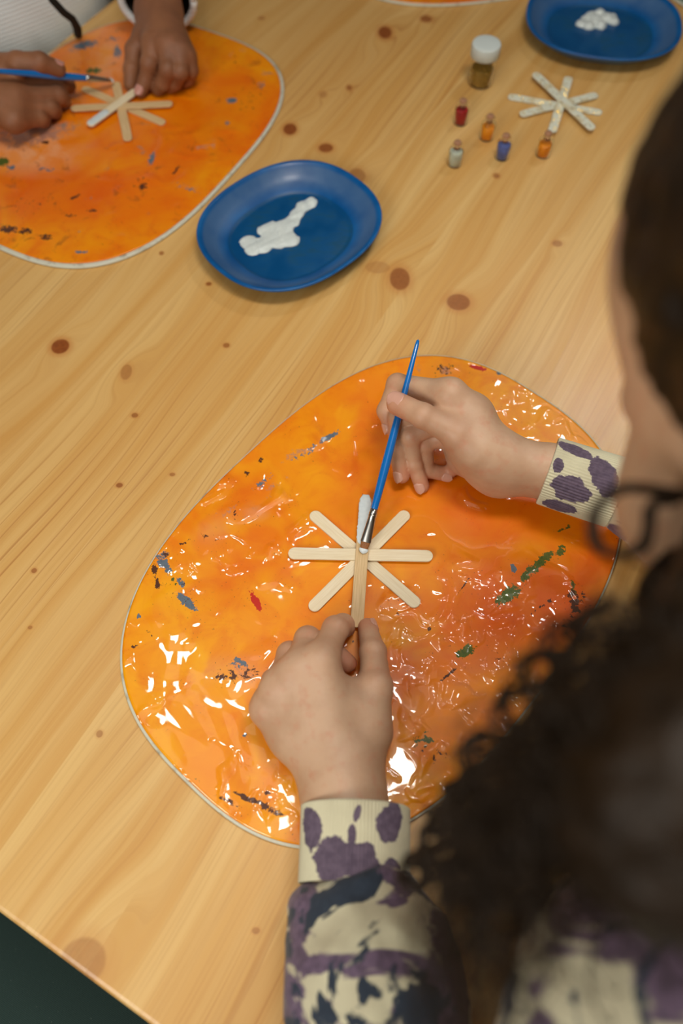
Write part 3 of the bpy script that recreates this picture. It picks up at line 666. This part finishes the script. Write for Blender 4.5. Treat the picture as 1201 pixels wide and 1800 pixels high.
# head in its own frame: x to the person's left, y forward, z up
def head_fn(P):
    d = ell(P, (0, -.012, .030), (.073, .090, .083))
    d = smin(d, ell(P, (0, .028, .040), (.062, .056, .056)), .02)
    d = smin(d, ell(P, (0, .030, -.025), (.058, .058, .078)), .02)
    d = smin(d, ell(P, (0, .052, -.092), (.020, .020, .018)), .02)
    for s in (-1, 1):
        d = smin(d, ell(P, (s*.036, .052, -.040), (.026, .026, .026)), .018)
        e = -ell(P, (s*.032, .100, -.004), (.017, .016, .010)); d = -smin(-d, -e, .006) if False else np.maximum(d, e)
        d = smin(d, np.linalg.norm(P-np.array([s*.030, .0700, -.001], np.float32), axis=1)-.0125, .003)
        d = smin(d, ell(P, (s*.074, -.006, -.012), (.007, .018, .029)), .006)
        d = smin(d, ell(P, (s*.009, .090, -.034), (.007, .009, .006)), .005)
    d = smin(d, cone(P, np.array([0, .084, .004]), np.array([0, .096, -.030]), .0065, .0085), .010)
    d = smin(d, cone(P, np.array([-.017, .084, -.064]), np.array([.017, .084, -.064]), .005, .005), .006)
    d = smin(d, cone(P, np.array([-.014, .083, -.073]), np.array([.014, .083, -.073]), .0055, .0055), .006)
    return d
def head_frame(c, fwd, up):
    y = unit(fwd); z = unit(np.asarray(up)-np.dot(up, y)*y); x = np.cross(z, y)*-1  # person's left = z cross y
    x = np.cross(z, y); M = np.stack([-np.cross(y, z)*1.0, y, z], 1)   # columns: left, forward, up
    return np.asarray(c, float), M
HC, HM = head_frame(along(1590, 660, .225), (-.37, .57, -.73), (-.25, .72, .62))
print('head centre', HC, 'det', np.linalg.det(HM))
def to_head(P): return ((P-HC.astype(np.float32))@HM.astype(np.float32))
def from_head(V): return V@HM.T+HC
NECKB = np.array([.225, .000, TZ+.255])
def head_neck(Pw):
    d = head_fn(to_head(Pw)); nt = from_head(np.array([[0, -.030, -.045]]))[0]
    return smin(d, cone(Pw, nt, NECKB, .047, .052), .02)
lo = HC-.15; hi = HC+.15; parts.append(nets(head_neck, np.minimum(lo, NECKB-.06), np.maximum(hi, NECKB+.06), .0025))
# torso and arms under the clothes
SL = np.array([.128, -.048, TZ+.195]); SR = np.array([.335, .140, TZ+.215]); ELB = np.array([.045, -.235, TZ+.055]); ERB = np.array([.375, .205, TZ+.055])
CHEST = np.array([.305, -.020, TZ+.09]); HIP = np.array([.44, -.13, TZ-.22]); FAC = unit((-.755, .656, 0)); RGT = unit((.656, .755, 0))
def body_fn(P, g=0.):
    M = np.array([RGT, FAC, [0, 0, 1]]).T
    d = ell(P, CHEST, (.145+g, .09+g, .15+g), M); d = smin(d, ell(P, HIP, (.14+g, .10+g, .15+g), M), .06)
    d = smin(d, cone(P, SL, SR, .048+g, .048+g), .04); d = smin(d, cone(P, NECKB, CHEST, .045+g, .07+g), .03)
    return d
LW = J(615, 1480, .042); RW = J(1060, 862, .050)
def under(P):
    d = body_fn(P)
    for a, b_, c in ((SL, ELB, LW), (SR, ERB, RW)):
        d = smin(d, chain(P, [a, b_, c], [.040, .030, .022], .02), .02)
    d = np.maximum(d, np.minimum(TZ+.003-P[:, 2], 1)*(((P[:, :2]@EE) < E1+.0)*1.)-((P[:, :2]@EE) >= E1)*1.)
    return d
parts.append(nets(under, (-.04, -.36, TZ-.40), (.66, .34, TZ+.34), .007))
V, Fc = join(parts)
PER = mesh('person', V-np.array([.35, .115, TZ]), Fc, SKIN1); PER.location = (.35, .115, TZ)
blush = np.zeros(len(V), np.float32)
for fs in (L_, R_j):
    for k, (pts, rad) in fs.items():
        for j, s in ((3, .75), (1, .30), (2, .25), (0, .22)):
            dd = np.linalg.norm(V-np.asarray(pts[j]), axis=1); blush = np.maximum(blush, s*np.exp(-(dd/(.013))**2))
aa = PER.data.attributes.new('blush', 'FLOAT', 'POINT'); aa.data.foreach_set('value', blush)
tag(PER, 'curly-haired person leaning in at the right in a blotched cream and purple top', 'person')
CAMV = np.array([0, 0, CH+TZ])
def tocam(p): return unit(CAMV-np.asarray(p))
t3 = R_j['thumb'][0]; nail(t3[2], J(702, 709, .0755), tocam(t3[3])+np.array([-.05, .25, 0]), .0088, NAIL1, PER, wl=.0125, back=.45)
m3 = R_j['middle'][0]; nail(m3[2], m3[3], tocam(m3[3])*.6+np.array([-.9, -.3, 0]), .0066, NAIL1, PER, wl=.009)
m3 = R_j['ring'][0]; nail(m3[2], m3[3], tocam(m3[3])*.7+np.array([-.6, -.5, 0]), .0062, NAIL1, PER, wl=.009)
m3 = R_j['pinky'][0]; nail(m3[2], m3[3], tocam(m3[3])*.7+np.array([0, -.9, 0]), .0060, NAIL1, PER, wl=.008)
m3 = R_j['index'][0]; nail(m3[2], m3[3], np.array([-1, .1, .2]), .0066, NAIL1, PER, wl=.008)
m3 = L_['thumb'][0]; nail(m3[2], m3[3], np.array([1., .15, .35]), .0073, NAIL1, PER, wl=.010)
m3 = L_['index'][0]; nail(m3[2], m3[3], np.array([-.3, 1., -.1]), .0068, NAIL1, PER, wl=.009)
WHITE = plain('eye_white', (230, 228, 222), .2); IRIS = plain('eye_iris', (60, 38, 22), .2)
for s in (-1, 1):
    c = from_head(np.array([[s*.030, .0700, -.003]]))[0]
    Vv, Ff = lathe([(.0115*math.sin(a), .0115*math.cos(a)) for a in np.linspace(.02, math.pi-.02, 18)], 24)
    Vv = Vv[:, [0, 2, 1]]; mi = [1 if np.mean(Vv[f, 1]) > .0103 else 0 for f in Ff]
    e = mesh('eye', Vv@HM.T+c, Ff, mats=[WHITE, IRIS], midx=mi); keep(e, PER)

# ---- blotched sweatshirt
def shirt_mat():
    b = NB('blotched_cotton'); co = b.coord(); A = b.attr
    n1 = b.noise(co, 17., 4, .55, 1.2); n2 = b.noise(b.mapv(co, loc=(3.1, 1.7, .4)), 19., 4, .6, 1.4); f = b.noise(co, 260., 3)
    base = b.mix(b.ramp(b.noise(co, 30., 3), .4, .7), lin((212, 206, 176)), lin((196, 188, 160)))
    pu = b.mix(b.ramp(f, .3, .7), lin((88, 72, 92)), lin((112, 92, 116)))
    m1 = b.ma('MULTIPLY', b.ramp(n1, .49, .535), A('m_all')); m2 = b.ma('MULTIPLY', b.ramp(n2, .53, .57), A('m_all'))
    c = b.mix(m1, base, pu); c = b.mix(m2, c, b.mix(f, lin((26, 38, 54)), lin((48, 60, 76))))
    edge = b.ma('ADD', A('m_spot'), b.ma('MULTIPLY', b.ma('SUBTRACT', b.noise(co, 80., 4, .65), .5), 1.3))
    c = b.mix(b.ramp(edge, .46, .54), c, b.mix(b.ramp(f, .3, .7), lin((84, 70, 88)), lin((106, 90, 108))))
    return b.out(Base_Color=c, Roughness=.85, Normal=b.bump(b.noise(co, 1400., 2), .35, .0005, b.bump(b.noise(co, 60., 3), .25, .003)), Sheen_Weight=.15)
SHIRT = shirt_mat()
def cuff(pts, ra, rb, up, spots, name='cuff', ribs=64, seg=384, nl=44, flare=None, mat=None, th=.0016, m_all=0.):
    pts = np.asarray(pts, float); tt = np.linspace(0, 1, nl); P = np.stack([np.interp(tt, np.linspace(0, 1, len(pts)), pts[:, i]) for i in range(3)], 1)
    d, s, u = frame(pts[-1]-pts[0], up); th_ = np.linspace(0, 2*np.pi, seg, endpoint=False)
    ra = np.interp(tt, np.linspace(0, 1, len(ra)), ra); rb = np.interp(tt, np.linspace(0, 1, len(rb)), rb)
    R = []
    for i in range(nl):
        rib = .00045*np.cos(th_*ribs) if ribs else 0
        R.append(P[i]+np.outer((ra[i]+rib)*np.cos(th_), s)+np.outer((rb[i]+rib)*np.sin(th_), u))
    R = np.array(R); Rin = np.array([P[i]+np.outer((ra[i]-th)*np.cos(th_), s)+np.outer((rb[i]-th)*np.sin(th_), u) for i in range(nl)])
    lip = (R[0]+Rin[0])/2-d*.0008
    full = np.concatenate([R[::-1], lip[None], Rin[:]]); V, Fc = rings(full, True)
    Vo = full.reshape(-1, 3); spot = np.zeros(len(Vo), np.float32)
    fr = []
    for p in Vo[:nl*seg:7]:
        fr.append(p)
    fr = np.array(fr); q = fr-CAMV; zc = q[:, 1]*CP-q[:, 2]*SP; X = 600.5+F*q[:, 0]/zc; Y = 900-F*(q[:, 1]*SP+q[:, 2]*CP)/zc
    for (px, py, a_, b_, an) in spots:
        sc = np.hypot(X-px, Y-py)+zc*1500*1.0*.02; c = fr[np.argmin(np.where(np.hypot(X-px, Y-py) < 4, zc, 9))] if (np.hypot(X-px, Y-py) < 4).any() else fr[np.argmin(np.hypot(X-px, Y-py))]
        m = pxm(c); A = math.radians(an); e1 = np.array([math.cos(A), SP*math.sin(A), CP*math.sin(A)]); e2 = np.array([-math.sin(A), SP*math.cos(A), CP*math.cos(A)])
        w = Vo-c; dd = np.sqrt(((w@e1)/(a_*m))**2+((w@e2)/(b_*m))**2+((w@np.cross(e1, e2))/(.018))**2)
        spot = np.maximum(spot, np.clip(1.5-dd, 0, 1))
    o = mesh(name, V, Fc, mat or SHIRT, attrs={'m_spot': spot, 'm_all': np.full(len(V), m_all)})
    return o
def sleeve_fn(P):
    d = body_fn(P, .012)
    L1 = chain(P, [SL, ELB], [.058, .052], .02); L1 = smin(L1, chain(P, [ELB, J(665, 1800, .052), J(652, 1690, .052), J(636, 1640, .047), J(634, 1636, .046)], [.052, .0475, .046, .038, .036], .012), .03)
    d = smin(d, L1, .012)
    R1 = chain(P, [SR, ERB, J(1230, 930, .056), J(1170, 893, .054), J(1122, 878, .053)], [.058, .048, .043, .033, .0265], .012); d = smin(d, R1, .02)
    # folds bunching above the cuffs
    ax = unit(J(628, 1585, .046)-J(652, 1690, .052)); q = (P-J(624, 1545, .043).astype(np.float32))@(-ax).astype(np.float32)
    near = np.exp(-((q+.010)/.018)**2)*(np.linalg.norm(P-J(630, 1600, .045).astype(np.float32), axis=1) < .075)
    w = wob(P, 42, 11, 3)
    d = d-.0050*near*np.sin(q*260+1.5*w)-.0038*w-.0016*wob(P, 120, 12, 2)
    neck = cone(P, from_head(np.array([[0, -.03, -.045]]))[0], NECKB+np.array([0, 0, -.01]), .052, .056)
    d = np.maximum(d, -neck)
    over = (P[:, :2]@EE < E1) & (P[:, :2]@G > G0)
    return np.where(over, np.maximum(d, TZ+.0035-P[:, 2]), d)
V, Q = nets(sleeve_fn, (-.07, -.38, TZ-.42), (.66, .36, TZ+.33), .0038)
SH = mesh('sweatshirt', V-np.array([.35, .115, TZ]), Q, SHIRT, attrs={'m_all': np.ones(len(V)), 'm_spot': np.zeros(len(V))}); SH.parent = PER
SH['label'] = 'cream sweatshirt blotched purple and navy'
def sub(o, parent):   # child of a child: parents sit at PER's origin
    o.parent = parent; o.location = Vector((-.35, -.115, -TZ)); return o
c1 = cuff([J(625, 1421, .042), J(624, 1480, .043), J(622, 1556, .045)], [.0335, .0330, .0325], [.0300, .0295, .0300], (0, 0, 1),
          [(546, 1455, 20, 34, 10), (688, 1442, 26, 30, 0), (624, 1430, 6, 14, -20), (590, 1510, 40, 34, 0), (575, 1480, 18, 22, 0), (615, 1465, 8, 16, 0), (640, 1520, 30, 34, 10), (692, 1528, 16, 18, 0)], ribs=96)
sub(c1, SH)
c2 = cuff([J(964, 828, .049), J(1020, 846, .049), J(1084, 866, .051)], [.0255, .0262, .0265], [.0268, .0262, .0262], (0, 0, 1),
          [(1015, 790, 34, 11, -28), (1060, 835, 22, 40, 15), (1005, 862, 32, 24, -35), (985, 820, 9, 14, 0), (985, 893, 34, 8, -18), (1075, 845, 12, 20, 0)], ribs=72)
sub(c2, SH)

# ---- hair: a soft body with hundreds of curled strands around it
b = NB('dark_brown_hair'); co = b.coord(); hn = b.noise(b.mapv(co, (1, 1, .25)), 160., 4, .6)
HAIR = b.out(Base_Color=b.mix(hn, lin((12, 8, 3)), lin((44, 28, 11))), Roughness=.5, Specular_IOR_Level=.25, Normal=b.bump(hn, .6, .003))
LOCK = [(1420, 1120, .200, .040), (1390, 1200, .180, .032), (1280, 1290, .172, .025), (1190, 1360, .170, .020), (1110, 1410, .172, .014), (1300, 1430, .175, .024), (1190, 1470, .176, .014), (1420, 1400, .180, .032), (1500, 1000, .215, .05)]
LK = [(along(x, y, dz), r) for x, y, dz, r in LOCK]
def hair_fn(P):
    H = to_head(P); d = ell(H, (0, -.022, .036), (.086, .101, .092))
    cut = H[:, 1]*.86-H[:, 2]*.42-.014+np.abs(H[:, 0])*.05
    d = np.maximum(d, cut)
    for c, r in LK[:0]: pass
    m = None
    for c, r in LK:
        e = np.linalg.norm(P-c.astype(np.float32), axis=1)-r*.80; m = e if m is None else smin(m, e, .03)
    m = np.maximum(m, -(head_fn(H)-.002))
    face = (H[:, 1] > .035) & (np.abs(H[:, 0]) < .075)
    m = np.where(face, np.maximum(m, (H[:, 1]-.035)), m)
    d = smin(d, m, .015)
    return d+.0035*wob(P, 90, 21, 3)
allp = np.array([c for c, r in LK]); lo = np.minimum(allp.min(0)-.06, HC-.13); hi = np.maximum(allp.max(0)+.06, HC+.14)
hv = [nets(hair_fn, lo, hi, .003)]
hr = np.random.default_rng(9)
def strand(p0, p1, rad, turns, th, n=46, ph=None, sag=0.):
    p0 = np.asarray(p0); p1 = np.asarray(p1); d, s, u = frame(p1-p0); t_ = np.linspace(0, 1, n); ph = hr.uniform(0, 6.28) if ph is None else ph
    env = np.minimum(1, t_*5); a = ph+t_*turns*6.283
    P = p0+np.outer(t_, p1-p0)+np.outer(env*rad*np.cos(a), s)+np.outer(env*rad*np.sin(a), u); P[:, 2] -= sag*np.sin(t_*np.pi)
    return tube(P, th*(1-.6*t_), 5)
def edgepts():
    i = hr.integers(len(LK)); c, r = LK[i]; v = unit(hr.normal(size=3)); return c+v*r*.75, v, r
for _ in range(560):
    p, v, r = edgepts(); down = np.array([hr.normal()*.3-.25, hr.normal()*.3, -1.]); q = p+v*hr.uniform(.0, .012)+unit(down)*hr.uniform(.03, .07)
    if q[2] < TZ+.03: continue
    if to_head(q[None])[0, 1] > .03: continue
    hv.append(strand(p, q, hr.uniform(.004, .009), hr.uniform(1.2, 2.6), hr.uniform(.0003, .0007)))
# loose locks that can be told apart: a ring at the cheek, one beside the jaw and curls over the sleeve
def lock(pts, th, k=5, spread=.0012, n=60):
    pts = np.asarray(pts); t_ = np.linspace(0, len(pts)-1, n); i = np.clip(t_.astype(int), 0, len(pts)-2); f_ = (t_-i)[:, None]
    g = lambda j: pts[np.clip(j, 0, len(pts)-1)]
    P = .5*(2*g(i)+(g(i+1)-g(i-1))*f_+(2*g(i-1)-5*g(i)+4*g(i+1)-g(i+2))*f_**2+(3*g(i)-g(i-1)-3*g(i+1)+g(i+2))*f_**3)
    for _ in range(k):
        o = hr.normal(size=3)*spread; w = np.sin(t_[:, None]*2+hr.uniform(0, 6, 3))*spread*.6; hv.append(tube(P+o+w, th, 6))
ring = [(1290, 880), (1215, 872), (1110, 858), (1068, 878), (1045, 910), (1044, 945), (1066, 972), (1100, 978), (1130, 960), (1142, 925), (1150, 890), (1190, 880)]
lock([along(x, y, .226) for i, (x, y) in enumerate(ring)], .0009, 4, .0008)
lock([along(x, y, .25) for x, y in [(1190, 980), (1160, 1020), (1140, 1060), (1150, 1100), (1180, 1140), (1210, 1180)]], .0026, 7, .002)
for cx, cy, rr, dz in ((765, 1490, 40, .25), (815, 1560, 34, .25), (800, 1400, 30, .24), (850, 1330, 36, .235), (900, 1240, 34, .23), (880, 1500, 36, .235), (940, 1180, 30, .22), (720, 1540, 26, .26), (980, 1120, 30, .21), (760, 1440, 20, .25), (830, 1480, 24, .24)):
    a0 = hr.uniform(0, 6.28); L = [(cx+90, cy-70)]+[(cx+rr*math.cos(a0+k*.7)+k*2.0, cy+rr*math.sin(a0+k*.7)) for k in range(11)]+[(cx+110, cy-20)]
    lock([along(x, y, dz+.001*i) for i, (x, y) in enumerate(L)], .0008, 5, .0014)
for _ in range(620):   # fuzz towards the near sleeve
    tt = hr.uniform(0, 1); x0 = 1215-255*tt+hr.normal()*55; y0 = 1120+330*tt+hr.normal()*60; dz = .175
    p = along(x0, y0, dz); x1 = x0-hr.uniform(20, 120); y1 = y0+hr.uniform(-20, 130)
    hv.append(strand(p, along(x1, y1, dz+hr.uniform(-.01, .02)), hr.uniform(.003, .008), hr.uniform(1, 2.4), hr.uniform(.0002, .0005)))
for _ in range(170):   # thin strands hanging between the arm and the body
    x0 = hr.uniform(760, 980); y0 = hr.uniform(1380, 1560); hv.append(strand(along(x0, y0, .178), along(x0+hr.normal()*35-15, y0+hr.uniform(150, 420), .182), hr.uniform(.002, .006), hr.uniform(1, 2.6), hr.uniform(.0002, .0004)))
V, Fc = join(hv); o = mesh('hair', V, Fc, HAIR); keep(o, PER); o['label'] = 'long dark brown curly hair'

# ------------------------------------------------------------------ far child
def K(x, y, z): return at(x, y, z)
FL = dict(
 thumb=([K(256, 62, .040), K(236, 88, .032), K(231, 122, .022), K(229, 148, .012)], [.0125, .0098, .0084, .0072]),
 index=([K(268, 76, .046), K(262, 112, .036), K(256, 142, .020), K(247, 161, .012)], [.0105, .0092, .0080, .0068]),
 middle=([K(292, 80, .047), K(295, 122, .036), K(286, 146, .020), K(278, 157, .012)], [.0108, .0092, .0082, .0070]),
 ring=([K(312, 90, .043), K(317, 126, .033), K(308, 145, .018), K(300, 153, .012)], [.0102, .0088, .0076, .0066]),
 pinky=([K(326, 100, .037), K(336, 124, .027), K(332, 138, .015), K(324, 145, .011)], [.0092, .0078, .0068, .0060]))
fw = K(279, 22, .046)
FLp = [([fw, FL[k][0][0]], [.0185, .012]) for k in FL]
FLa = [([K(272, 25, .046), K(270, -40, .055), K(255, -120, .075)], [.0180, .0195, .022]), ([K(287, 25, .046), K(288, -40, .055), K(275, -120, .075)], [.0175, .019, .022])]
FR = dict(
 index=([K(22, 152, .042), K(102, 149, .027), K(119, 150, .018), K(118, 148, .016)], [.0108, .0092, .0080, .0070]),
 middle=([K(26, 172, .041), K(102, 168, .025), K(110, 174, .016), K(88, 170, .013)], [.0108, .0092, .0080, .0070]),
 ring=([K(26, 192, .036), K(88, 190, .022), K(95, 195, .014), K(70, 193, .012)], [.0102, .0090, .0078, .0068]),
 pinky=([K(24, 212, .034), K(70, 208, .022), K(76, 212, .014), K(50, 210, .012)], [.0092, .0080, .0070, .0062]),
 thumb=([K(-5, 120, .052), K(32, 112, .060), K(70, 110, .060), K(102, 121, .050)], [.0135, .0115, .0100, .0080]))
gw = K(-55, 160, .045)
FRp = [([gw, FR[k][0][0]], [.0185, .0125]) for k in FR]+[([K(-10, 150, .045), K(0, 190, .035)], [.016, .015])]
FRa = [([gw, K(-160, 120, .055), K(-260, 60, .07)], [.0185, .022, .026])]
CPOS = np.array([-.545, .86, TZ])
parts = []
lo, hi = bounds([FL.values(), FLp, FLa]); parts.append(nets(hand_fn(list(FL.values()), FLp, FLa, ZM+.0008), lo, hi, .0018))
lo, hi = bounds([FR.values(), FRp, FRa]); parts.append(nets(hand_fn(list(FR.values()), FRp, FRa, ZM+.0008), lo, hi, .0018))
M3x = np.array([[G[0], G[1], 0], [EE[0], EE[1], 0], [0, 0, 1]]).T
TC = np.array([*(-.845*EE+.66*G), TZ+.05]); HC2 = np.array([*(-.78*EE+.68*G), TZ+.44])
SLc = TC+np.array([*(.15*G), .15]); SRc = TC+np.array([*(-.15*G), .15])
C0, CM = head_frame(HC2, np.array([EE[0], EE[1], -.7]), (EE[0]*.4, EE[1]*.4, 1))
LWc = K(270, -90, .070); RWc = K(-200, 95, .062); LEc = (LWc+SLc)/2+np.array([-.03, .06, -.07]); REc = (RWc+SRc)/2+np.array([-.05, -.03, -.06])
def child_fn(P, g=0.):
    d = ell(P, TC, (.135+g, .085+g, .17+g), M3x); d = smin(d, ell(P, TC-np.array([*(.03*EE), .26]), (.13+g, .10+g, .16+g), M3x), .05)
    for a, e, w in ((SLc, LEc, LWc), (SRc, REc, RWc)): d = smin(d, chain(P, [a, e, w], [.040+g, .032+g, .024+g], .02), .03)
    return d
def child_body(P):
    d = child_fn(P); H = (P-C0.astype(np.float32))@CM.astype(np.float32)
    nt = (np.array([0, -.03, -.045])@CM.T)+C0
    d = smin(d, cone(P, nt, TC+np.array([0, 0, .16]), .042, .05), .02); return smin(d, head_fn(H), .006)
parts.append(nets(child_body, TC-np.array([.42, .36, .45]), TC+np.array([.34, .42, .56]), .006))
V, Fc = join(parts); CH2 = mesh('person', V-CPOS, Fc, SKIN2, attrs={'blush': np.zeros(len(V))}); CH2.location = CPOS
tag(CH2, 'child in a white top across the table, painting a star on the far left mat', 'person')
m3 = FL['index'][0]; nail(m3[2], m3[3], np.array([-.3, -.7, .5]), .0070, NAIL2, CH2, wl=.010)
m3 = FR['thumb'][0]; nail(m3[2], m3[3], np.array([.1, .3, 1.]), .0080, NAIL2, CH2, wl=.010)
b = NB('white_knit'); co = b.coord(); wv = b.n('ShaderNodeTexWave', {'Scale': 75., 'Distortion': 1.5}, bands_direction='Z'); b.set(wv.inputs[0], b.mapv(co, rot=(.3, .2, .5)))
KNIT = b.out(Base_Color=b.mix(b.ma('MULTIPLY', wv.outputs['Fac'], .15), lin((236, 246, 250)), lin((206, 220, 226))), Roughness=.9, Normal=b.bump(wv.outputs['Fac'], .3, .001))
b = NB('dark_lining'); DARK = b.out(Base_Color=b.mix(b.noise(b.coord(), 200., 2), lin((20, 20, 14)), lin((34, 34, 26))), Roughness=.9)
def child_shirt(P):
    d = child_fn(P, .013)-.003*wob(P, 30, 31, 3)
    d = np.maximum(d, -(np.linalg.norm(P-(TC+np.array([0, 0, .20])), axis=1)-.062))
    e = P[:, :2]@EE
    d = np.where(P[:, 2] < TZ+.004, np.maximum(d, e-(E0-.004)), d)
    return np.maximum(d, -np.where(e > E0-.003, P[:, 2]-TZ-.004, 1))if False else np.where((e > E0-.004), np.maximum(d, TZ+.004-P[:, 2]), d)
V, Q = nets(child_shirt, TC-np.array([.43, .38, .45]), TC+np.array([.36, .44, .30]), .005)
KS = mesh('shirt', V-CPOS, Q, KNIT); KS.parent = CH2; KS['label'] = 'white knitted top'
def ksub(o): o.parent = KS; o.location = Vector(-CPOS); return o
# dark seam running down the front of the white top
sp = [along_ for along_ in [K(70, -40, .10), K(92, 0, .075), K(112, 22, .055), K(128, 34, .040), K(136, 50, .022), K(137, 60, .008)]]
o = mesh('trim_cord', *tube(sp, [.004, .004, .004, .0042, .005, .005], 10), DARK); ksub(o)
# open sleeve end: white turned hem over a dark lining
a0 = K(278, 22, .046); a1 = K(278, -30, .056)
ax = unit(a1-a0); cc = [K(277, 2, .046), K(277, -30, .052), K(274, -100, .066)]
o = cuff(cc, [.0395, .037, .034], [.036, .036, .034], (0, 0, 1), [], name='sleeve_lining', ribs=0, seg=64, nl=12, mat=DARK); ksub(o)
d_, s_, u_ = frame(np.array(cc[1])-cc[0]); tt = np.linspace(0, 2*np.pi, 65)
hem = [cc[0]+.0405*math.cos(x)*s_+.037*math.sin(x)*u_ for x in tt]
o = mesh('hem', *tube(hem, .0042, 10), KNIT); ksub(o)
V, Fc = nets(lambda P: smin(ell((P-C0.astype(np.float32))@CM.astype(np.float32), (0, -.022, .036), (.084, .098, .090)), ell((P-C0.astype(np.float32))@CM.astype(np.float32), (0, -.04, .0), (.08, .08, .09)), .01)+0*P[:, 0]
     if False else np.maximum(ell((P-C0.astype(np.float32))@CM.astype(np.float32), (0, -.022, .030), (.084, .098, .090)), (((P-C0.astype(np.float32))@CM.astype(np.float32))@np.array([0, .86, -.42], np.float32))-.03)+.003*wob(P, 150, 5, 2), C0-.14, C0+.14, .004)
o = mesh('hair', V, Fc, HAIR); keep(o, CH2); o['label'] = 'short black hair'
print('done')
